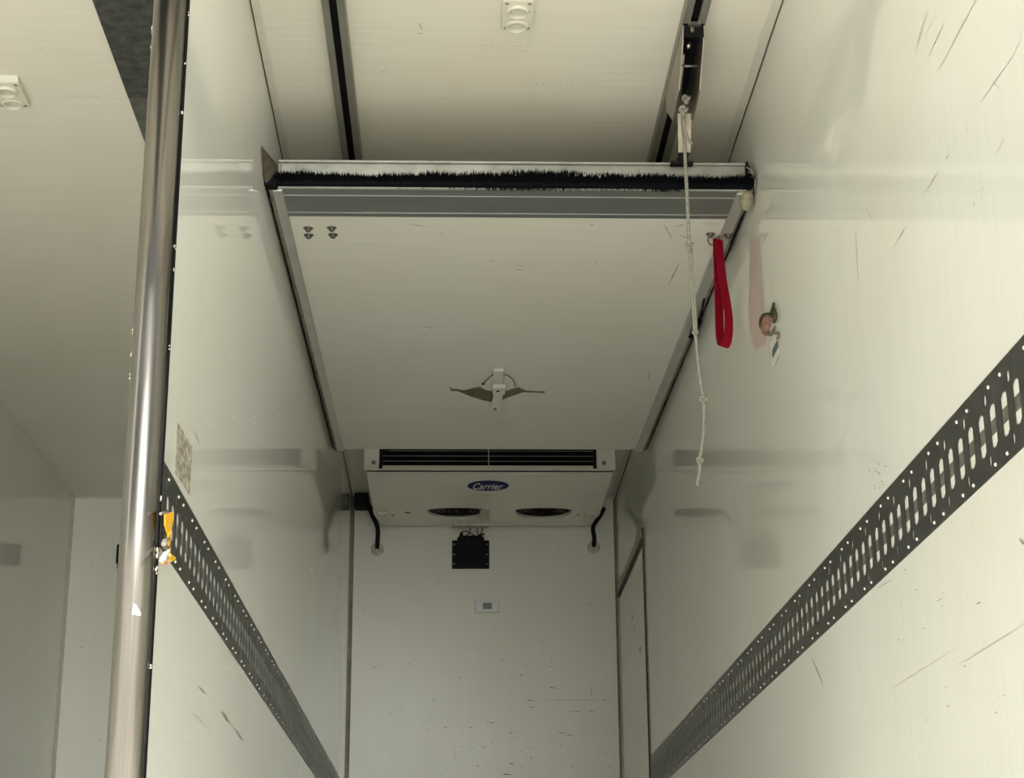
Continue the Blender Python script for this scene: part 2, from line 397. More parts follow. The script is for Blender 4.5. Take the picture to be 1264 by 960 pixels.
struct('wall_front', mb, [M_front, M_scuff, M_scuff_lt])

mb = MB().box(XLL-T, XR+T, YR, YB+T, ZC, ZC+T)
for p0, p1, w, mi in [((517,28),(521,37),.003,1), ((514,40),(523,42),.002,1), ((386,84),(402,86),.002,2), ((470,88),(478,89),.002,1)]:
    mark(mb, PC, p0, p1, w, mi)
def print_row(x0, x1, y, n):
    for i in range(n):
        if random.random() < 0.8:
            x = x0+(x1-x0)*i/(n-1); mark(mb, PC, (x, y+random.uniform(-.5, .5)), (x+1.6, y+random.uniform(-.6, .6)), .0025, 1, 0.1)
print_row(592, 651, 57, 14); print_row(600, 650, 63, 9); print_row(655, 735, 103, 12); print_row(690, 735, 114, 7); print_row(82, 120, 119, 9); print_row(60, 135, 150, 12)
print_row(45, 70, 60, 6); print_row(650, 690, 14, 5)
struct('ceiling', mb, [M_ceil, M_scuff, M_scuff_lt])

# joints: dark crack plus caulk along ceiling and corners
def wob_strip(mb, a, b, side, w, off, n=60, mi=0, jag=0.3):
    a, b, side, off = Vector(a), Vector(b), Vector(side), Vector(off); top = []; bot = []
    for i in range(n+1):
        c = a.lerp(b, i/n); ww = w*(1+random.uniform(-jag, jag)); top.append(c+off); bot.append(c+side*ww+off*0.3)
    m = n+1; mb.add(top+bot, [(i, i+1, m+i+1, m+i) for i in range(n)], mi)
def caulk(name, a, b, s1, s2, w=0.016):
    mb = MB(); a, b, s1, s2 = Vector(a), Vector(b), Vector(s1), Vector(s2)
    n = 70; prof = []
    for i in range(n+1):
        c = a.lerp(b, i/n); j = 1+random.uniform(-.1, .1); t = 0.0012
        prof.append([c+s1*0.0005, c+s1*w*j+s2*0.0003, c+s1*w*j*0.9+s2*t, c+s1*0.004+s2*(t+0.002), c+s2*0.006*j+s1*0.0008, c+s2*0.006*j])
    k = 6; vs = [p for r in prof for p in r]
    mb.add(vs, [(i*k+q, i*k+(q+1) % k, (i+1)*k+(q+1) % k, (i+1)*k+q) for i in range(n) for q in range(k)], 0, False)
    mb.tube([(c0+s1*0.001+s2*0.008) for c0 in [a.lerp(b, i/n)+s2*random.uniform(-.001, .001) for i in range(n+1)]], 0.0016, 5, 1)
    return struct(name, mb, [M_caulk_c, M_gap])
caulk('trim_1', (XL, YP, ZC), (XL, YB, ZC), (1, 0, 0), (0, 0, -1), 0.018)
caulk('trim_2', (XR, YR, ZC), (XR, YB, ZC), (-1, 0, 0), (0, 0, -1), 0.022)
mb = MB().prism([(XL, YB, ZF), (XL+.010, YB, ZF), (XL+.008, YB-.004, ZF), (XL+.004, YB-.008, ZF), (XL, YB-.010, ZF)], (0, 0, ZC-ZF)); struct('trim_3', mb, M_sealant)
mb = MB().prism([(XR, YB, ZF), (XR-.010, YB, ZF), (XR-.007, YB-.005, ZF), (XR, YB-.010, ZF)], (0, 0, ZC-ZF)); struct('trim_4', mb, M_sealant)
mb = MB().prism([(XLL, YB, ZF), (XLL+.01, YB, ZF), (XLL, YB-.03, ZF)], (0, 0, ZC-ZF)).prism([(XLL, YR, ZC), (XLL+.012, YR, ZC), (XLL+.008, YR, ZC-.005), (XLL, YR, ZC-.014)], (0, YB-YR, 0))
struct('trim_5', mb, M_caulk_c)
mb = MB().prism([(XLL, YB, ZC), (XLL, YB-.012, ZC), (XLL, YB, ZC-.010)], (XP-XLL, 0, 0)).prism([(XL, YB, ZC), (XL, YB-.012, ZC), (XL, YB, ZC-.010)], (XR-XL, 0, 0))
struct('trim_6', mb, M_caulk_c)

# dark sheet along the ceiling of the left compartment, beside the partition
mb = MB().box(-0.789, XP-0.001, YR, 3.89, ZC-0.006, ZC).box(-0.789, XP-0.001, 3.893, 6.4, ZC-0.005, ZC, 1)
struct('trim_7', mb, [M_plate_dark, simple('grey_galvanised_sheet', (0.13, 0.132, 0.12), 0.5, 0.3, var=0.3, vscale=25, bump=0.1)])

# side door in the right wall, near the front
a = onx(766, 722, XR); b = onx(790.5, 655, XR)
dz = (a.z+b.z)/2; y0, y1 = 6.545, 7.56
mb = MB().box(XR-.004, XR+.01, y0, y1, ZF, dz-0.004, 0)
mb.box(XR-.0055, XR+.001, y0-.006, y1+.006, dz-.004, dz+.003, 1).box(XR-.0055, XR+.001, y0-.008, y0, ZF, dz, 1).box(XR-.0055, XR+.001, y1, y1+.02, ZF, dz, 1)
mb.box(XR-.008, XR+.001, y0, y1, dz-.036, dz-.004, 2).box(XR-.009, XR+.001, y0+.0, y1, dz-.062, dz-.038, 1)
mb.box(XR-.008, XR+.001, y1-.03, y1, ZF, dz-.036, 2)
mb.box(XR-.0065, XR-.002, y0+.10, y0+.15, dz-.028, dz-.012, 1)
for yy, zz in ((7.0, 1.35), (6.95, 1.30), (6.75, 1.18), (6.7, 1.17)):
    mb.box(XR-.0045, XR-.0035, yy, yy+.012, zz, zz+random.uniform(.01, .03), 1)
struct('door_1', mb, [M_wall, M_gap, M_alu_pale, M_scuff_lt])

# ================================================================== STEEL POST at the partition edge
post = thing('steel_post', (-.475, YP, ZF), 'tall rounded stainless steel post capping the rear edge of the middle partition', 'post')
r = 0.0262; cx = -0.4755; cy = 2.632
prof = [(cx-r, YP-.001, ZF)] + [(cx-r*math.cos(t), cy-r*math.sin(t), ZF) for t in [math.pi*i/28 for i in range(29)]] + [(cx+r, YP-.001, ZF)]
mb = MB().prism(prof, (0, 0, ZC-ZF), 0, True); mb.build('post_shell', M_post, post)
mb = MB().box(XL-.0008, XL+.0012, YP-.012, YP+.004, ZF, ZC)
mb.build('edge_gasket', M_dark, post)
mb = MB()
for px, py, s_ in [(196,60,.010), (192,74,.007), (230,10,.003), (226,70,.003), (224,136,.0035), (209,320,.003), (209,430,.003), (196,615,.006), (192,680,.009), (190,700,.006), (184,820,.003), (214,300,.003), (166,415,.006), (165,440,.006), (164,470,.005)]:
    onright = px > (191-(py/960)*61) + 22
    p = ony(px, py, YP-.010 if onright else 2.628)
    X = XL+.001 if onright else cx-r
    zc = onx(px, py, X).z
    mb = MB()
    for q in range(3):
        mb.lathe([(0, -.0015), (s_*.35, -.001), (s_*.45, .0004), (s_*.2, .0016), (0, .0018)], (X-(0 if onright else .0), (YP-.010 if onright else 2.634)+random.uniform(-.003, .003), zc+random.uniform(-1, 1)*s_), (1 if onright else -1, 0, 0), 7)
    mb.build('caulk_remnant', M_caulk, post)
p = ony(168, 752, 2.606)
tri = [ony(163, 758, 2.6052), ony(165, 745, 2.6055), ony(168, 746, 2.6055), ony(174, 757, 2.6060), ony(173, 760, 2.606)]
mb = MB().prism([v+Vector((0, -.0012, 0)) for v in tri], (0, .002, 0)); mb.build('sticker_scrap', M_label, post)

# ================================================================== LASHING RAILS
PITCH_R = 0.1046
def lashing_rail(X, side, ystart, label):
    """side = -1: faces -X (right wall), +1: faces +X (left)"""
    yend = YB-.03; z0, z1 = 0.630, 0.762; t = 0.0010; proud = 0.0018
    root = thing('lashing_rail', (X+side*.003, (ystart+yend)/2, z0), label, 'rail', 'perforated lashing rails along the compartment walls')
    xf = X+side*proud
    def slot(y, w, za, zb, tip):
        return [(xf, y-w/2, za+tip), (xf, y-w*.2, za), (xf, y+w*.2, za), (xf, y+w/2, za+tip), (xf, y+w/2, zb-tip), (xf, y+w*.2, zb), (xf, y-w*.2, zb), (xf, y-w/2, zb-tip)]
    mb = MB(); base = 2.128 - 0.026 if side < 0 else 2.6634-0.026
    n0 = int((ystart-base)//PITCH_R); y = base+n0*PITCH_R
    while y < yend-0.001:
        ya, yb = max(y, ystart), min(y+PITCH_R, yend)
        holes = []
        for k, yy in enumerate((y+.026, y+.0783)):
            if yy-.014 > ya and yy+.014 < yb: holes.append(slot(yy, .027, .661, .720, .005))
        ov = y+.0523
        if ov-.004 > ya and ov+.004 < yb: holes += [slot(ov, .012, .725, .741, .004), slot(ov, .009, .642, .657, .003)]
        mb.holed([(xf, ya, z0+.001), (xf, yb, z0+.001), (xf, yb, z1-.001), (xf, ya, z1-.001)], holes, (-side*t, 0, 0))
        y += PITCH_R
    mb.prism([(xf, ystart, z1-.001), (xf-side*.001, ystart, z1+.001), (X, ystart, z1+.001), (X, ystart, z1-.0015), (xf-side*t, ystart, z1-.0015)], (0, yend-ystart, 0))
    mb.prism([(xf, ystart, z0+.001), (xf-side*.001, ystart, z0-.001), (X, ystart, z0-.001), (X, ystart, z0+.0015), (xf-side*t, ystart, z0+.0015)], (0, yend-ystart, 0))
    mb.build('rail_plate', M_rail, root)
    mb = MB().box(min(X, X+side*.0005), max(X, X+side*.0005), ystart, yend, .680, .700); mb.build('centre_rib', M_rib, root)
    # rivets: pairs along both edges
    ys = []; yy = 2.0277
    while yy < yend:
        ys += [yy, yy+.0525]; yy += .157
    ys = [v for v in ys if ystart+.01 < v < yend-.01]
    spots = [(v, z) for v in ys for z in (.7455, .6385)]
    me = None; rest = MB(); pr = [(0, .0028), (.0012, .0026), (.0024, .0016), (.0030, 0)]
    for i, (v, z) in enumerate(spots):
        if i < 100:
            if me is None:
                first = MB().lathe(pr, (xf-side*.0002, v, z), (side, 0, 0), 10).build('rivet', M_rivet, root); me = first; p0 = Vector((xf, v, z))
            else:
                c = me.copy(); COL.objects.link(c); c.parent = root; c.location = me.location+Vector((0, v-p0.y, z-p0.z))
        else: rest.lathe(pr, (xf-side*.0002, v, z), (side, 0, 0), 8)
    if rest.v: tag(rest.build('rivet', M_rivet, root), kind='stuff')
    return root
lashing_rail(XR, -1, YR+.01, 'black perforated steel lashing rail running along the right wall')
lashing_rail(XL, 1, YP+.004, 'black perforated steel lashing rail on the left partition wall, starting at the steel post')

# ================================================================== CEILING TRACKS
def track(x0, x1, label):
    root = thing('ceiling_track', ((x0+x1)/2, 4.0, ZC), label, 'track', 'hanging tracks under the ceiling')
    ya, yb = YR+.01, 6.1; h = .030; s0, s1 = x0+(x1-x0)*.32, x0+(x1-x0)*.66; zb = ZC-h
    mb = MB().prism([(x0, ya, ZC), (x0, ya, zb), (s0, ya, zb), (s0, ya, zb+.008), (s0-.002, ya, zb+.008), (s0-.002, ya, zb+.002), (x0+.002, ya, zb+.002), (x0+.002, ya, ZC)], (0, yb-ya, 0))
    mb.prism([(x1, ya, ZC), (x1, ya, zb), (s1, ya, zb), (s1, ya, zb+.008), (s1+.002, ya, zb+.008), (s1+.002, ya, zb+.002), (x1-.002, ya, zb+.002), (x1-.002, ya, ZC)], (0, yb-ya, 0))
    mb.build('channel', M_track, root)
    MB().box(x0+.002, x1-.002, ya, yb, ZC-.004, ZC-.0005).build('channel_lining', M_dark, root)
    MB().box(s0-.0018, s1+.0018, ya, yb, ZC-.0205, ZC-.018).build('slide_strip', M_dark, root)
    return root
track(-.290, -.240, 'grey ceiling track with a dark slot on the left, empty')
track(.500, .551, 'grey ceiling track on the right, with the steel bracket and cord hanging from it')

# ================================================================== CEILING SOCKET PLATES
def socket_plate(x0, x1, y1, label):
    ln = .126; y0 = y1-ln; zc = ZC; cxm = (x0+x1)/2
    root = thing('socket_plate', (cxm, (y0+y1)/2, zc), label, 'fixture', 'cream double socket plates on the ceilings')
    circ = lambda yy: [(cxm+.0200*math.cos(2*math.pi*i/28), yy+.0200*math.sin(2*math.pi*i/28), zc-.014) for i in range(28)]
    mb = MB().holed([(x0, y0, zc-.014), (x1, y0, zc-.014), (x1, y1, zc-.014), (x0, y1, zc-.014)], [circ(y1-.087), circ(y1-.026)], (0, 0, .0135))
    # sloping near end, rounded where it meets the face
    mb.prism([(x0, y0-.016, zc-.0006), (x0, y0, zc-.0006), (x0, y0, zc-.014), (x0, y0-.004, zc-.0125)], (x1-x0, 0, 0))
    mb.build('plate', M_cream, root)
    for yy in (y1-.087, y1-.026):
        m = MB().lathe([(.0255, 0), (.0245, .006), (.0225, .0075), (.0205, .0065), (.0195, -.002), (.018, -.0145), (0, -.0145)], (cxm, yy, zc-.0145), (0, 0, -1), 28)
        c = m.build('socket_cup', M_cream, root)
        MB().lathe([(0, -.004), (.006, -.005), (.008, -.0135)], (cxm, yy, zc-.0145), (0, 0, -1), 14).build('contact_pin', M_caulk, c)
    for sx in (x0+.009, x1-.009):
        for yy in (y1-.012, y1-.117):
            d = 0
            MB().lathe([(0, .0015), (.004, .0012), (.0048, 0)], (sx, yy, zc-.014-d), (0, 0, -1), 10).build('screw', M_scuff, root)
    return root
pa, pb_ = onz(619, 38, ZC-.014), onz(656, 38, ZC-.014)
socket_plate(pa.x, pb_.x, pa.y, 'cream double socket plate on the ceiling between the two tracks')
pc = onz(37.5, 133, ZC-.014)
socket_plate(pc.x-.0745, pc.x, pc.y+.002, "cream double socket plate on the left compartment's ceiling, cut by the photo's edge")

# ================================================================== RAISED BULKHEAD
W2 = (XR-XL)/2
bh = thing('raised_bulkhead', BH_O, 'white insulated bulkhead panel swung up flat under the ceiling, black brush along its near edge', 'bulkhead', None, (BH_A, 0, 0))
bh['_w'] = (0, 0, 0)
def B(mb, name, mats): return mb.build(name, mats, bh, True)
LEN = 2.47; TH = .068
xa_l, xa_r = -W2+.034, W2-.034         # white panel between the side profiles
kick = onb(632, 267).y
mb = MB().box(xa_l, xa_r, .012, LEN, .001, TH-.004)
for p0, p1, w, mi in [((603,322),(611,322),.003,1), ((637,327),(648,328),.003,1), ((636,332),(646,333),.003,1), ((519,403),(535,404),.004,1), ((516,412),(530,413),.003,1), ((583,413),(600,411),.003,2),
                   ((606,414),(624,413),.003,2), ((825,352),(838,325),.003,1), ((588,346),(596,347),.002,2), ((592,333),(612,333),.002,2), ((732,330),(736,322),.002,2), ((729,278),(732,276),.004,1),
                   ((545,288),(548,289),.005,1), ((503,276),(530,280),.004,2), ((666,372),(668,373),.003,1), ((640,445),(650,446),.003,1), ((505,430),(515,430),.003,2), ((596,520),(640,521),.003,2),
                   ((820,277),(830,296),.003,2), ((832,280),(846,276),.003,1), ((838,290),(850,294),.003,1), ((865,276),(892,276),.002,1), ((440,300),(470,301),.002,2), ((800,470),(803,455),.003,2),
                   ((700,560),(704,560),.003,1), ((470,520),(500,521),.003,2), ((845,398),(847,399),.005,1), ((554,478),(557,478),.012,1), ((556,481),(562,482),.014,1)]:
    mark(mb, PBH, p0, p1, w, mi)
specks(mb, PBH, (430, 300, 800, 540), 26, (.001, .004), 2)
B(mb, 'panel', [M_panel, M_scuff, M_scuff_lt])
MB_k = MB().box(xa_l+.004, xa_r-.004, .000, kick, -.0035, .001)
for yy in (onb(632, 241).y, onb(632, 262).y):
    MB_k.box(xa_l+.004, xa_r-.004, yy-.0015, yy+.0015, -.0048, -.003, 1)
B(MB_k, 'kick_plate', [M_alu_plate, M_alu])
B(MB().box(-W2+.030, W2-.022, .006, .012, -.002, TH).box(-W2+.030, W2-.022, .006, .05, TH-.003, TH).box(-W2+.030, W2-.022, -.004, .007, TH-.004, TH+.001)
  .box(-W2+.034, -W2+.037, .003, .007, .002, TH-.004, 1).box(-W2+.070, -W2+.072, .004, .0065, .002, TH-.004, 1), 'end_profile', [M_alu_pale, M_scuff])
B(MB().bbox(-W2+.030, W2-.022, -.006, .004, -.002, .014, .0015, 0), 'brush_holder', M_alu_pale)
for s_ in (-1, 1):
    x0, x1 = (-W2+.017, -W2+.040) if s_ < 0 else (W2-.044, W2-.017)
    m = MB().bbox(x0, x1, .004, LEN, -.008, .010, .0015); B(m, 'side_profile', M_alu)
    # rubber side seal pressed against the wall
    n = 60; vs = []; m = MB(); sx = s_*W2
    for i in range(n+1):
        y = LEN*i/n; j = random.uniform(-.0012, .0012)
        inn = s_*(W2-.020); out = s_*(W2-.0015)
        vs += [(inn, y, -.006), (inn+(out-inn)*.5, y, -.007+j), (out-s_*.003, y, .002+j), (out, y, .016+j*2), (out-s_*.004, y, .040), (inn, y, .040)]
    m.add(vs, [(i*6+q, i*6+(q+1) % 6, (i+1)*6+(q+1) % 6, (i+1)*6+q) for i in range(n) for q in range(6)] + [tuple(range(6)), tuple(range(n*6+5, n*6-1, -1))], 0)
    B(m, 'side_seal', M_rubber)
    m = MB()
    m.tube([(s_*(W2-.0035), LEN*i/40, .004+random.uniform(-.0015, .0015)) for i in range(41)], .0028, 6)
    B(m, 'edge_gap_shadow', M_dark)  # black tube stands in for the open gap and its shadow along the wall
# torn bit of seal on the right side, black drooping gap
q0, q1 = onb(846, 405), onb(862, 372)
B(MB().tube(smooth_path([Vector((W2-.020, q1.y-.05, -.006)), Vector((W2-.014, (q0.y+q1.y)/2-.02, -.022)), Vector((W2-.012, q0.y, -.022)), Vector((W2-.020, q0.y+.06, -.006))]), [.003]*6+[.007]*7+[.008]*3+[.003]*3, 7), 'torn_seal_strip', M_dark)
B(MB().prism([(W2-.012, .10, -.004), (W2-.006, .10, .01), (W2-.008, .34, .01), (W2-.012, .345, -.020), (W2-.013, .30, -.012)], (.004, 0, 0)), 'torn_seal_flap', M_dark)
# brush
m = MB()
def bristles(x0, x1, n, root_z, spread):
    for i in range(n):
        x = random.uniform(x0, x1); lay = random.random()
        z = root_z+lay*.010; bulge = .004*math.sin(x*9+1.3)+.003*math.sin(x*23)+.002*math.sin(x*61)
        ln = .038+.005*math.exp(-((x-.12)/.25)**2)+bulge+random.uniform(-.008, .009)
        dirv = Vector((random.gauss(0, .13), -1, .30+lay*.10+random.gauss(0, .10))).normalized()
        a = Vector((x, -.004, z)); b_ = a+dirv*ln*.6; c = a+dirv*ln+Vector((random.gauss(0, .002), 0, -.0015))
        w = .0011; wx = Vector((w, 0, 0)); wz = Vector((0, 0, w))
        m.add([a-wx, a+wx, a+wz, b_-wx*.8, b_+wx*.8, b_+wz*.8, c], [(0, 1, 4, 3), (1, 2, 5, 4), (2, 0, 3, 5), (3, 4, 6), (4, 5, 6), (5, 3, 6)])
bristles(-W2+.006, W2-.010, 9500, .001, .1)
for i in range(900):        # bristles bent down over the kick plate
    x = random.choice((random.gauss(.02, .06), random.gauss(.36, .03), random.gauss(.12, .15)))
    a = Vector((x, -.010, .002)); c = a+Vector((random.gauss(0, .006), random.uniform(.004, .012), -random.uniform(.004, .010)))
    m.add([a-Vector((.0011, 0, 0)), a+Vector((.0011, 0, 0)), a+Vector((0, .0011, 0)), c], [(0, 1, 3), (1, 2, 3), (2, 0, 3)])
m.box(-W2+.008, W2-.012, -.024, -.003, .000, .013)
tag(B(m, 'brush_seal', M_bristle), kind='stuff')
m = MB()
for px in (637, 697, 703, 711, 715, 722, 742, 748, 712):
    p = onb(px, 219+random.uniform(-4, 4)); x = p.x
    m.bbox(x-.002, x+.003, -.038, -.034, .018+random.uniform(-.004, .004), .0215+random.uniform(0, .003), .0006, 0, 1)
B(m, 'caught_lint', M_label)
# corner flaps and plug
f0 = BH_M.inverted()
def wl(X, Y, Z): return f0 @ Vector((X, Y, Z))
a = wl(*onx(322, 180, XL+.003)); b = wl(*onx(327, 225, XL+.003))
B(MB().prism([a, Vector((a.x+.020, .004, .062)), Vector((a.x+.026, .010, .030)), Vector((a.x+.03, -.002, .012)), b], (.0025, .004, 0)), 'corner_flap', M_flap)
B(MB().bbox(-W2+.001, -W2+.030, -.030, .004, -.006, .018, .004), 'corner_brush_block', M_bristle)
B(MB().tube(smooth_path([(-W2+.002, -.032, .020), (-W2+.015, -.035, .019), (-W2+.027, -.036, .023)]), .0012, 6), 'loose_thread', M_caulk)
B(MB().box(W2-.022, W2-.017, -.012, .02, .004, TH+.002).prism([(W2-.017, -.012, .068), (W2-.004, .0, .045), (W2-.001, .006, .01), (W2-.012, -.02, .004), (W2-.02, -.02, .01)], (0, .012, 0)), 'corner_cap', M_black)
for k in range(4):
    B(MB().tube(smooth_path([(W2-.022+k*.004, -.020, .052-k*.012), (W2-.012+k*.003, -.028, .038-k*.010), (W2-.004, -.024, .012-k*.004), (W2-.003, -.012, -.014)]), .0018, 6), 'frayed_cord', M_rubber if k % 2 else M_alu_pale)
p = onb(934, 244)
bm_ = MB()
prf = [(.001, -.028), (.011, -.025), (.0165, -.010), (.017, .008), (.012, .022), (.001, .025)]
bm_.lathe(prf, (W2-.0185, .014, -.016), (.15, -.15, 1), 14)
for i, v in enumerate(bm_.v): bm_.v[i] = v+Vector((random.uniform(-1, 1), random.uniform(-1, 1), random.uniform(-1, 1)))*.0012
B(bm_, 'foam_plug', M_foam)
# bolts
def bolt(px, py, s_=1.0, h=0.0):
    p = onb(px, py, h)
    c = B(MB().lathe([(.0125*s_, 0), (.0120*s_, .0015), (.0085*s_, .003), (.0075*s_, .005), (.006*s_, .0085), (.003*s_, .010), (0, .0105)], (p.x, p.y, .0008+h), (0, 0, -1), 18), 'dome_nut', M_nut)
    return c
for px, py in ((380.5, 282), (409.5, 281.5), (381, 290.5), (411, 290)): bolt(px, py)
bolt(877, 289, .9); bolt(899, 290, 1.0, -.008)
q = onb(881, 296)
B(MB().tube(smooth_path([onb(876, 288)+Vector((0, 0, -.006)), onb(874, 296, -.010), onb(877, 302, -.014), onb(883, 299, -.012), onb(888, 290, -.006)]), .0022, 7), 'strap_staple', M_steel)
# latch in the middle, with its torn adhesive scar
scar = [(556,480),(566,483),(580,489),(596,494),(606,496),(618,494),(634,488),(646,484),(672,485),(673,483.5),(650,482.5),(644,480),(640,478.5),(632,480.5),(622,484),(612,484),(600,482),(592,477.5),(584,479),(574,482),(563,482.5)]
B(MB().prism([onb(x, y, -.0004) for x, y in scar], (0, 0, .002)), 'adhesive_scar', M_brown)
def brect(m, x0, y0, x1, y1, h0, h1, b=.002):
    a = onb(x0, y0, 0); c = onb(x1, y1, 0); m.bbox(min(a.x, c.x), max(a.x, c.x), min(a.y, c.y), max(a.y, c.y), h0, h1, b)
m = MB(); brect(m, 609, 455, 620.5, 470, -.009, .001); lb = B(m, 'latch_base', M_cream)
m = MB(); brect(m, 608.5, 474, 623.5, 482, -.014, .001); B(m, 'latch_block', M_cream)
a0, a1 = onb(610, 481), onb(621, 481); b0, b1 = onb(604, 500), onb(617, 500)
m = MB().prism([a0+Vector((0, 0, -.010)), a1+Vector((0, 0, -.010)), b1+Vector((0, -.02, -.024)), b0+Vector((0, -.02, -.024))], (0, 0, -.0035)); lv = B(m, 'latch_lever', M_cream)
for px, py, rr in ((614.5, 477.5, .006), (611, 497, .005)):
    p = onb(px, py); B(MB().lathe([(rr, 0), (rr, .0016), (0, .002)], (p.x, p.y-(.02 if py > 490 else 0), -.0142 if py < 490 else -.0272), (0, 0, -1), 12), 'latch_rivet', M_black)
B(MB().tube(smooth_path([onb(609, 461, -.006), onb(602, 468, -.012), onb(597, 473, -.003)]), .0016, 6).lathe([(0, .004), (.004, .003), (.005, -.001)], onb(596.5, 473.5, 0), (0, 0, -1), 10), 'black_wire', M_black)
B(MB().tube(smooth_path([onb(620, 462, -.006), onb(628, 464, -.012), onb(634, 470, -.01), onb(636, 478, -.002)]), .0014, 6), 'black_wire', M_black)

# ================================================================== RED STRAP
ang = math.radians(40); wv = Vector((math.cos(ang), math.sin(ang), 0)); ov = Vector((math.sin(ang), -math.cos(ang), 0))
top = BH_M @ onb(886, 292)
ctr = []
H = top.z-0.004 - ony(885, 426, top.y).z
pl = [(-.003, 0), (-.004, .05), (-.005, .12), (-.007, .18), (-.008, .23), (-.006, .262), (.001, .2725), (.011, .268), (.020, .245), (.023, .205), (.019, .165), (.011, .115), (.005, .06), (.002, 0)]
sc = H/.2725
pts = smooth_path([top+ov*u+Vector((-.0+.01*(d/.27)*0, 0, -d*sc-.008)) for u, d in pl], 5)
mb = MB().ribbon(pts, wv*.030, .0022)
mb.ribbon([p+ov*(-.0014)+Vector((0, 0, .0)) for p in pts[:16]], wv*.022, .0008)
so = mb.build('webbing_strap', M_red)
tag(so, 'red webbing pull strap looped down from the right of the raised bulkhead', 'strap')

# ================================================================== BRACKET IN THE RIGHT TRACK
br = thing('track_bracket', (.525, 3.62, ZC-.03), 'steel channel bracket hanging in the right ceiling track above the brush edge', 'bracket')
def side_plate(x, t=.0025):
    return MB().prism([(x, 3.47, 1.9995), (x, 3.49, 1.962), (x, 3.575, 1.892), (x, 3.70, 1.878), (x, 3.80, 1.955), (x, 3.80, 1.9995)], (t, 0, 0))
side_plate(.5005).build('side_plate', M_steel, br); side_plate(.5465).build('side_plate', M_steel, br)
MB().box(.5005, .549, 3.47, 3.80, 1.9965, 1.9995).box(.503, .5465, 3.470, 3.473, 1.967, 1.997).build('web_plate', M_black, br)
MB().lathe([(0, .012), (.005, .011), (.007, .006), (.007, -.004)], (.520, 3.535, 1.985), (0, -.5, -1), 12).build('roller_bolt', M_rivet, br)
MB().tube([(.503, 3.58, 1.955), (.5465, 3.58, 1.955)], .003, 8).build('cross_pin', M_steel, br)
MB().tube([(.512, 3.56, 1.975), (.516, 3.70, 1.915)], .005, 10).build('plunger_rod', M_steel, br)
MB().box(.512, .540, 3.460, 3.470, 1.992, 2.0).lathe([(.004, 0), (.004, .012)], (.520, 3.462, 1.985), (0, 0, -1), 8).build('end_stop', M_steel, br)
tA = [onx(836, 146, .512), onx(852, 147, .5455), onx(852.5, 188, .5455), onx(838, 188, .512)]
MB().prism([ony(836.5, 140, 3.72), ony(853.5, 140, 3.72), ony(852.5, 188, 3.80), ony(837.5, 188, 3.80)], (0, .003, .001)).build('latch_tongue', M_steel_lt, br)
MB().prism([ony(838.5, 185, 3.81), ony(851.5, 185, 3.81), ony(848, 200.5, 3.836), ony(834, 200.5, 3.836)], (0, .004, 0)).prism([ony(828, 198.5, 3.83), ony(856, 198.5, 3.83), ony(856, 201.5, 3.832), ony(828, 201.5, 3.832)], (0, .02, 0)).build('lower_hook', M_black, br)

# ================================================================== CORD
cd = [(845, 135), (843, 148), (845, 175), (846, 200), (848, 240), (850, 285), (851, 303)]
mid1 = [(852, 307), (854, 345), (857, 385), (858.5, 410)]
low = [(858.5, 412), (861, 440), (864.5, 470), (868, 493), (869, 515), (868, 540), (864.5, 562), (863, 571), (864, 580), (862, 590), (860.5, 600)]
Yc = 3.79
def C(p, dx=0): return ony(p[0]+dx, p[1], Yc)
cord = thing('pull_cord', ony(845, 135, Yc), 'thin off-white knotted cord hanging from the track bracket past the brush edge', 'cord')
def Yc_top(p): return ony(p[0], p[1], 3.655 if p[1] < 140 else (3.70 if p[1] < 160 else 3.775))
topc = [Yc_top(p) for p in cd[:3]] + [C(p) for p in cd[3:]]
m = MB().tube(smooth_path(topc), .0042, 8)
m.tube(smooth_path([C(p, -1.4) for p in mid1]), .0030, 8).tube(smooth_path([C(p, 1.4) for p in mid1]), .0030, 8)
m.tube(smooth_path([C(p) for p in low]), .0040, 8)
m.build('cord_line', M_rope, cord)
m = MB().tube(smooth_path([ony(843, 146, 3.69), ony(845, 160, 3.70), ony(849, 171, 3.72), ony(854, 178, 3.73)]), .0040, 8); m.build('cord_tail', M_rope, cord)
def knot(px, py, s_=1.0, Y=Yc):
    c = ony(px, py, Y); m = MB(); pts = []
    for i in range(49):
        t = 2*math.pi*i/48; R_ = .0062*s_
        pts.append(c+Vector(((math.sin(t)+2*math.sin(2*t))*R_*.42, -math.sin(3*t)*R_*.6, (math.cos(t)-2*math.cos(2*t))*R_*.55)))
    m.tube(pts, .0034*s_, 7); return m.build('knot', M_rope, cord)
knot(851, 303, 1.0); knot(858.5, 411, .75); knot(868, 493, 1.0); knot(864, 569, .9); knot(847, 122, 1.0, 3.64); knot(844, 136, 1.1, 3.65)

# ================================================================== EVAPORATOR
EZ = 1.888; EY0, EYc, EY1 = 6.75, 7.24, 7.615
ev = thing('evaporator_unit', (.135, 7.18, ZC), 'wide white refrigeration evaporator with oval blue badge, under the ceiling at the front wall', 'evaporator')
ex0, ex1 = -.343, .623
def under(y):   # underside height: shallow crease
    return EZ if y <= EYc else EZ+(y-EYc)/(EY1-EYc)*.004
# front sloped panel
m = MB()
prof = [(EY0, EZ+.010), (EY0+.004, EZ+.003), (EY0+.018, EZ), (EYc, EZ-.0015), (EYc, EZ+.02), (EY0, EZ+.03)]
m.prism([(ex0, y, z) for y, z in prof], (ex1-ex0, 0, 0)); m.build('front_cover', M_unit, ev)
MB().box(ex0+.001, ex1-.001, EY0-.02, EY0-.001, EZ-.0005, EZ+.004).box(ex0+.001, ex1-.001, EY0-.02, EY0-.017, EZ-.0005, EZ+.012).build('lip', M_unit, ev)
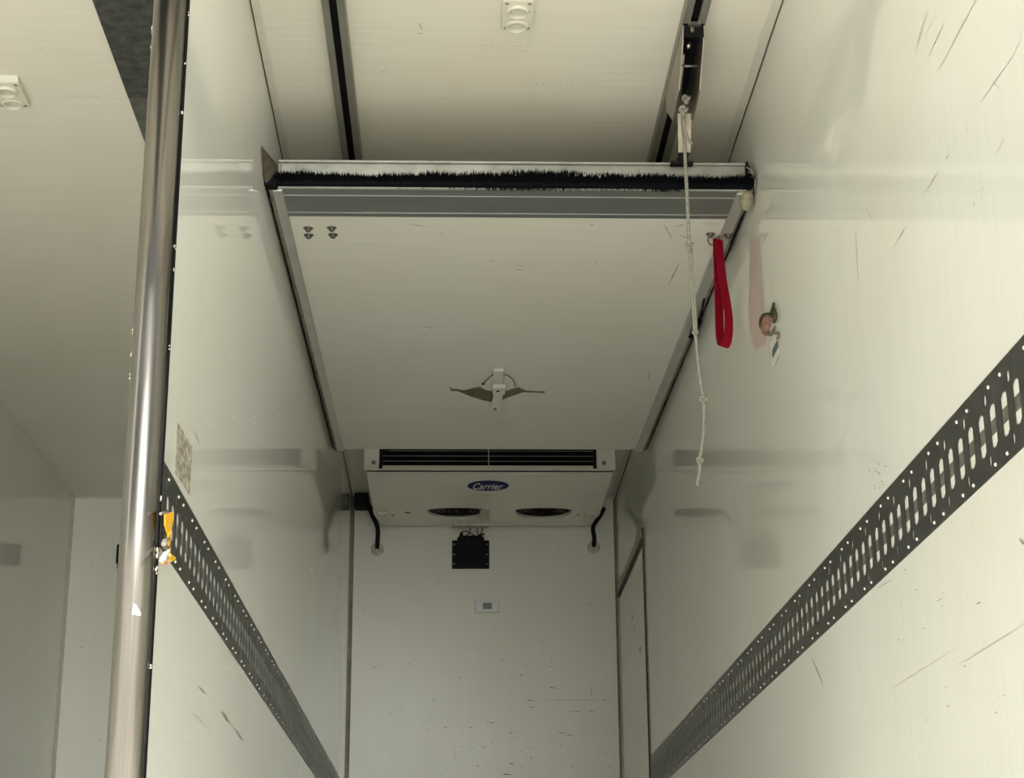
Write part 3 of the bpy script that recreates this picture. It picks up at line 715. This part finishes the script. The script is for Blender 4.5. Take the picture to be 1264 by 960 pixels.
# rear section with the two fan openings
def dshape(c0, c1, yn, yf, z, n=22):
    cxm, hw = (c0+c1)/2, (c1-c0)/2; pts = []
    for i in range(n+1):
        t = math.pi*i/n; pts.append(Vector((cxm-hw*math.cos(t), yn+(yf-yn)*math.sin(t)**.8*1.0, z)))
    near = []
    for i in range(1, 9):
        t = i/9; near.append(Vector((cxm+hw*(1-2*t), yn-.030*math.sin(math.pi*t)**.5, z)))
    return pts+near
zr = EZ+.001
fan_boxes = []
holes = []
for (xa, xb) in ((528, 600), (636, 706)):
    a = onz(xa, 630, zr); b = onz(xb, 630, zr); yn = onz(565, 629, zr).y; yf = onz(565, 641.5, zr).y
    holes.append(dshape(a.x, b.x, yn, yf, zr)); fan_boxes.append(((a.x+b.x)/2, (yn+yf)/2, (b.x-a.x)/2))
outer = [(ex0, EYc+.001, zr), (ex1, EYc+.001, zr), (ex1, 7.42, zr), (ex1-.035, EY1, zr), (ex0+.035, EY1, zr), (ex0, 7.42, zr)]
m = MB().holed(outer, holes, (0, 0, .014)); m.build('fan_cover', M_unit, ev)
# casing above
m = MB().prism([(ex0+.012, EY0+.05, EZ+.1), (ex1-.012, EY0+.05, EZ+.1), (ex1-.012, 7.40, EZ+.1), (ex1-.046, EY1-.002, EZ+.1), (ex0+.046, EY1-.002, EZ+.1), (ex0+.012, 7.40, EZ+.1)], (0, 0, ZC-.001-EZ-.1))
for sx in (ex0+.0005, ex1-.0125): m.box(sx, sx+.012, EY0+.006, 7.40, EZ+.018, ZC-.001)
m.box(ex0+.036, ex1-.036, EY1-.014, EY1-.002, EZ+.016, EZ+.1)
for s_, xx in ((1, ex0), (-1, ex1)): m.prism([(xx, 7.40, EZ+.016), (xx+s_*.036, EY1-.002, EZ+.016), (xx+s_*.046, EY1-.008, EZ+.016), (xx+s_*.012, 7.398, EZ+.016)], (0, 0, .10))
m.build('casing', M_unit, ev)
for (fx, fy, fr) in fan_boxes:
    m = MB().lathe([(.02, -.012), (.024, 0), (.024, .02), (0, .022)], (fx, fy, EZ+.045), (0, 0, -1), 18)
    for k in range(7):
        t = 2*math.pi*k/7
        for (ra, rb, da) in ((.02, fr*.92, .38),):
            m.add([(fx+ra*math.cos(t), fy+ra*math.sin(t), EZ+.05), (fx+rb*math.cos(t-.05), fy+rb*math.sin(t-.05), EZ+.055), (fx+rb*math.cos(t+da), fy+rb*math.sin(t+da), EZ+.035), (fx+ra*math.cos(t+.5), fy+ra*math.sin(t+.5), EZ+.035)], [(0, 1, 2, 3)])
    fn = m.build('fan', M_fan, ev)
    m = MB()
    for k in range(5):
        rr = fr*(.25+.17*k); m.tube([(fx+rr*math.cos(2*math.pi*i/32), fy+rr*.55*math.sin(2*math.pi*i/32), EZ+.018) for i in range(33)], .0016, 5)
    for k in range(8):
        t = math.pi*2*k/8; m.tube([(fx, fy, EZ+.018), (fx+fr*.95*math.cos(t), fy+fr*.52*math.sin(t), EZ+.018)], .0016, 5)
    m.build('fan_guard', M_fan, ev)
    MB().box(fx-fr*1.02, fx+fr*1.02, fy-.12, fy+.12, EZ+.07, EZ+.08).build('fan_housing', M_dark, ev)
# louvre at the rear-facing side
gx0, gx1 = -.287, .553; gy = EY0-.010
MB().box(gx0, gx1, gy+.030, gy+.045, EZ+.012, ZC-.001).build('louvre_recess', M_dark, ev)
for k, zz in enumerate((EZ+.026, EZ+.047, EZ+.068, EZ+.089, EZ+.110)):
    MB().prism([(gx0+.004, gy+.012, zz), (gx0+.004, gy+.026, zz+.005), (gx0+.004, gy+.026, zz+.0065), (gx0+.004, gy+.012, zz+.002)], (gx1-gx0-.008, 0, 0)).build('louvre_slat', M_track, ev)
MB().box(.1335, .1365, gy+.008, gy+.012, EZ+.012, ZC-.002).build('louvre_divider', M_alu, ev)
for s_, gx in ((-1, gx0), (1, gx1)):
    MB().bbox(gx-.006, gx+.006, gy-.004, gy+.03, EZ+.004, ZC-.004, .002).bbox(min(gx, gx+s_*.014), max(gx, gx+s_*.014), gy-.006, gy+.01, EZ+.004, EZ+.016, .002).build('louvre_foam_edge', M_black, ev)
    x0, x1 = (ex0-.011, gx0-.007) if s_ < 0 else (gx1+.007, ex1+.011)
    MB().bbox(x0, x1, gy+.004, gy+.010, EZ+.008, ZC-.002, .001).box(x0, x1, gy+.010, gy+.05, ZC-.006, ZC-.001).build('mounting_bracket', M_unit, ev)
    xm = (x0+x1)/2-s_*.008
    MB().lathe([(.009, 0), (.009, .002), (.006, .003), (.006, .007), (0, .0075)], (xm, gy+.004, EZ+.040), (0, -1, 0), 12).build('bracket_bolt', M_steel, ev)
# black foam lump above the right louvre end and clips
MB().bbox(gx0+.006, gx0+.030, gy-.01, gy+.01, EZ+.082, EZ+.094, .003).build('foam_scrap', M_black, ev)
# rear corner covers, stain dots
for s_, xx in ((1, ex0), (-1, ex1)):
    MB().prism([(xx+s_*.020, 7.36, zr-.001), (xx+s_*.060, 7.36, zr-.001), (xx+s_*.060, 7.53, zr-.001), (xx+s_*.046, 7.55, zr-.001)], (0, 0, -.012)).build('drain_cover', M_cream, ev)
for px, py in ((485, 635.5), (714, 635)):
    p = onz(px, py, zr); MB().lathe([(.007, 0), (.005, .003), (0, .0035)], p, (0, 0, -1), 10).build('cover_screw', M_scuff, ev)
p = onz(503, 632.5, zr); MB().lathe([(.014, 0), (.008, .0008), (0, .001)], p, (0, 0, -1), 10).build('rust_stain', M_brown, ev)
a, b = onz(593, 629, zr), onz(604, 642, zr)
MB().box(a.x, b.x, a.y, b.y, zr-.001, zr+.0002).build('tape_patch', M_caulk, ev)
a, b = onz(558, 646, zr), onz(603, 648.5, zr); MB().box(a.x, b.x, a.y, b.y, zr-.010, zr).build('cable_clip_strip', M_caulk, ev)
# badge
a, b = onz(577, 599, EZ), onz(628, 599, EZ); c = (a+b)/2; ew = (b.x-a.x)/2; eh = (onz(602, 604.8, EZ).y-onz(602, 592.8, EZ).y)/2
ring = lambda s_, z: [(c.x+ew*s_*math.cos(2*math.pi*i/40), c.y+eh*s_*math.sin(2*math.pi*i/40), z) for i in range(40)]
bd = MB().prism(ring(1.0, EZ+.0003), (0, 0, -.0030)).prism(ring(.93, EZ-.0028), (0, 0, -.0008)).build('badge', M_blue, ev)
tc = bpy.data.curves.new('badge_text', 'FONT'); tc.body = 'Carrier'; tc.size = 0.062; tc.shear = 0.35; tc.align_x = 'CENTER'; tc.align_y = 'CENTER'; tc.extrude = .0006; tc.offset = .0004; tc.space_character = 1.0
to = bpy.data.objects.new('badge_text', tc); COL.objects.link(to)
bpy.context.view_layer.update()
tm = bpy.data.meshes.new_from_object(to.evaluated_get(bpy.context.evaluated_depsgraph_get()))
bpy.data.objects.remove(to)
xs = [v.co.x for v in tm.vertices]; ys_ = [v.co.y for v in tm.vertices]
sx_ = ew*1.45/(max(xs)-min(xs)); sy_ = eh*1.25/(max(ys_)-min(ys_)); mxx, mxy = (max(xs)+min(xs))/2, (max(ys_)+min(ys_))/2
for v in tm.vertices: v.co = Vector(((v.co.x-mxx)*sx_, -(v.co.y-mxy)*sy_, -v.co.z))
tm.materials.append(M_badge_w)
to = bpy.data.objects.new('badge_lettering', tm); COL.objects.link(to); to.parent = bd
to.location = Vector((c.x, c.y, EZ-.0040))-Vector(bd['_w'])
p0, p1 = onz(595, 611.5, EZ), onz(606, 611.5, EZ)
MB().box(p0.x, p1.x, p0.y-.006, p0.y+.006, EZ-.0018, EZ).build('rating_sticker', M_caulk, ev)

# drain hoses
def hose(pts, label, side):
    c = ony(*pts[-1], YB-.012)
    root = thing('drain_hose', c, label, 'hose', 'drain hoses at the evaporator corners')
    m = MB().tube(smooth_path([ony(x, y, YY) for (x, y), YY in zip(pts, (7.58, 7.60, 7.61, 7.625, YB-.012, YB-.004))]), .0095, 10)
    m.build('hose_tube', M_black, root)
    m = MB()
    for k in range(9):
        t = 2*math.pi*k/9
        m.lathe([(0, .006), (.010, .004), (.014, 0)], (c.x+.016*math.cos(t), YB-.0005, c.z+.016*math.sin(t)), (0, -1, 0), 8)
    m.build('sealant_collar', M_caulk, root)
    return root
hose([(456, 627), (460, 637), (465, 647), (466.5, 657), (466, 668), (465.5, 677)], "black drain hose under the evaporator's left rear corner", -1)
hose([(746, 627), (741, 636), (735, 645), (732, 652), (733.5, 664), (733, 675)], "black drain hose under the evaporator's right rear corner", 1)
m = MB().bbox(-.4365, -.375, 7.56, 7.635, ony(445, 628, 7.6).z, ony(445, 611, 7.6).z, .006)
m.tube(smooth_path([ony(452, 614, 7.56), ony(458, 626, 7.56), ony(468, 626.5, 7.55)]), .007, 7)
lag = m.build('pipe_lagging', M_black); tag(lag, 'black foam lagged pipe end between the evaporator and the left front corner', 'pipe')

# ================================================================== CONTROL BOX AND SOCKET ON THE FRONT WALL
bx = ony(558, 667, YB); by = ony(604, 702, YB)
cb = thing('control_box', ((bx.x+by.x)/2, YB, by.z), 'black finned control box screwed to the front wall below the evaporator', 'control box')
x0, x1, z0, z1 = bx.x, by.x, by.z, bx.z
MB().box(x0, x1, YB-.004, YB-.0005, z0, z1).build('flange_plate', M_black, cb)
m = MB().bbox(x0+.024, x1-.024, YB-.045, YB-.004, z0+.004, z1+.006, .003)
m.prism([(x0+.022, YB-.012, z1-.002), (x0+.034, YB-.012, z1+.013), (x1-.034, YB-.012, z1+.013), (x1-.022, YB-.012, z1-.002)], (0, -.028, 0))
for k in range(8): xx = x0+.031+k*(x1-x0-.062)/7; m.box(xx-.0025, xx+.0025, YB-.055, YB-.044, z0+.008, z1-.030)
m.build('housing', M_black, cb)
for k in (-1, 1): MB().bbox((x0+x1)/2+k*.013-.009, (x0+x1)/2+k*.013+.009, YB-.050, YB-.042, z1-.024, z1-.004, .002).build('connector', M_fan, cb)
for xx in (x0+.010, x1-.010):
    for zz in (z0+.022, (z0+z1)/2, z1-.018): MB().lathe([(.0035, 0), (.003, .002), (0, .0025)], (xx, YB-.004, zz), (0, -1, 0), 10).build('flange_screw', M_alu, cb)
def wire(pts, Y=YB-.02, r=.0022): return MB().tube(smooth_path([ony(x, y, Y) for x, y in pts]), r, 6)
wire([(571, 633), (574, 639), (571, 643), (567, 645), (574, 646), (580, 650), (580, 656), (576, 661)]).build('cable', M_fan, cb)
wire([(567, 662), (570, 657), (575, 655), (581, 658), (588, 662), (592, 661)]).build('cable', M_black, cb)
wire([(596, 649), (595, 655), (592, 661), (589, 655), (590, 649)]).build('cable', M_black, cb)
wire([(586, 664), (593, 660), (598, 659)], YB-.03, .0035).build('cable', M_black, cb)
m = MB(); pq = ony(569.5, 658.5, YB-.03); m.lathe([(.008, -.008), (.004, .006), (0, .008)], pq, (0, 0, 1), 8); m.build('cable_lug', M_black, cb)

a, b = ony(587, 741.5, YB), ony(615, 755.5, YB)
wp = thing('wall_plate', ((a.x+b.x)/2, YB, b.z), 'small white wall plate with a dark square centre below the black box', 'wall plate')
MB().box(a.x-.003, b.x+.003, YB-.002, YB-.0003, b.z-.003, a.z+.003).build('sealant_rim', M_caulk, wp)
MB().bbox(a.x, b.x, YB-.010, YB-.002, b.z, a.z, .002).build('plate', M_badge_w, wp)
c0, c1 = ony(596, 744.5, YB), ony(607, 752, YB)
m = MB().bbox(c0.x, c1.x, YB-.0135, YB-.009, c1.z, c0.z, .002)
for k in range(3):
    zz = c1.z+(c0.z-c1.z)*(k+.5)/3; m.box(c0.x+.003, c1.x-.003, YB-.0145, YB-.013, zz-.0015, zz+.0015)
m.build('sensor_grille', M_rib, wp)

# ================================================================== LEFT COMPARTMENT: BLACK CATCH ON THE FRONT WALL
a, b = ony(145.5, 673, YB), ony(170, 697, YB)
ct = thing('door_catch', ((a.x+b.x)/2, YB, b.z), "small black catch on the left compartment's front wall, half hidden by the steel post", 'catch')
MB().bbox(a.x, b.x, YB-.03, YB-.0005, b.z, a.z, .006).build('catch_body', M_black, ct)
MB().tube([(a.x+.012, YB-.018, b.z+.002), (a.x+.010, YB-.018, b.z-.020)], .006, 8).build('catch_pin', M_rubber, ct)

# ================================================================== RIGHT WALL: TORN PLUG WITH TAG
c = onx(947, 396, XR)
tp = thing('torn_plug', c, 'torn salmon-coloured plug in a dark ring stuck on the right wall, striped tag below', 'plug')
m = MB(); pts = [onx(x, y, XR-.004) for x, y in ((939, 404), (938.5, 396), (941, 390), (946, 387.5), (952, 389), (956, 395))]
m.tube(smooth_path(pts), .0035, 7); pts = [onx(x, y, XR-.005) for x, y in ((955, 397), (957, 391), (956, 385), (954, 378), (955, 376))]
m.tube(smooth_path(pts), [.0045]*6+[.005]*6+[.004]*6+[.003]*6+[.001], 7)
pts = [onx(x, y, XR-.005) for x, y in ((950, 388), (953, 382), (955, 374))]; m.tube(smooth_path(pts), .0030, 6)
m.build('dark_ring', M_flap, tp)
cc = onx(948, 401, XR); m = MB()
prf = [(.001, .014), (.012, .012), (.020, .007), (.024, -.001)]
m.lathe(prf, cc, (-1, 0, 0), 16)
for i, v in enumerate(m.v):
    m.v[i] = cc+Vector((v.x-cc.x, (v.y-cc.y)*2.0, (v.z-cc.z)*.95))+Vector((min(0, random.uniform(-.003, .001)), random.uniform(-1, 1)*.003, random.uniform(-1, 1)*.002))
m.build('torn_core', M_pink, tp)
m = MB(); pts = [onx(x, y, XR-.004) for x, y in ((945, 407), (949, 413), (953, 410), (956, 404))]; m.tube(smooth_path(pts), .0035, 6)
pts = [onx(x, y, XR-.004) for x, y in ((956, 412), (959, 410), (961, 414), (959, 418))]; m.tube(smooth_path(pts), .0022, 6); m.build('frayed_end', M_rubber, tp)
def poly_on_wall(pp, d0, th=.0012): return MB().prism([onx(x, y, XR-d0) for x, y in pp], (th, 0, 0))
poly_on_wall([(955, 412), (960, 414), (962, 436), (954, 455), (952, 446), (951, 425)], .0025).build('tag', M_label, tp)
poly_on_wall([(959.5, 419), (960.5, 428), (953.5, 441), (953, 432)], .0036).build('tag_stripe', M_label_b, tp)

# ================================================================== LEFT: RESIDUE PATCH AND YELLOW STRAP
pp = [onx(x, y, XL+.0004) for x, y in ((219, 522), (236.5, 551), (233.5, 611), (229, 603), (216, 583))]
pt = MB().prism(pp, (.0012, 0, 0)).build('adhesive_patch', M_residue)
tag(pt, 'rectangular patch of mottled grey adhesive residue on the partition wall above the rail', 'adhesive patch')
yx = XL+.012
ys_root = thing('yellow_strap', onx(203, 690, yx), 'frayed yellow strap with crumpled clear film tied in the left rail beside the post', 'strap')
m = MB().prism([onx(x, y, yx) for x, y in ((202.5, 634), (213, 632), (213, 642), (210.5, 650), (208, 665), (206, 660), (202.5, 648))], (.002, 0, 0))
m.prism([onx(x, y, yx+.001) for x, y in ((206, 660), (210, 655), (209, 684), (206, 682))], (.002, 0, 0)); m.build('webbing', M_yellow, ys_root)
MB().prism([onx(x, y, yx+.004) for x, y in ((209, 683), (216.5, 689), (209, 694), (208, 690))], (.002, 0, 0)).build('webbing_end', M_yellow, ys_root)
m = MB(); pts = [onx(x, y, yx+.005) for x, y in ((209, 679), (205, 684), (201, 690), (199.5, 694))]
m.tube(smooth_path(pts), [v*.6 for v in (.004, .005, .006, .007, .006, .008, .007, .009, .007, .008, .007, .009, .008, .007, .008, .006, .007, .006, .004)], 7)
for i, v in enumerate(m.v): m.v[i] = v+Vector((random.uniform(-1, 1), random.uniform(-1, 1), random.uniform(-1, 1)))*.0015
m.build('crumpled_film', M_clear, ys_root)
MB().prism([onx(x, y, yx+.012) for x, y in ((201, 693), (206, 694.5), (205, 697), (200, 695.5))], (.002, 0, 0)).build('orange_tip', M_orange, ys_root)
MB().tube(smooth_path([onx(x, y, yx) for x, y in ((198, 634), (203, 633), (208, 634))]), .0022, 6).tube(smooth_path([onx(x, y, yx) for x, y in ((203, 668), (207, 664), (208, 672), (205, 676), (202, 671))]), .004, 6).build('buckle_wire', M_orange if False else M_steel, ys_root)

for o in list(bpy.data.objects):
    if '_w' in o: del o['_w']
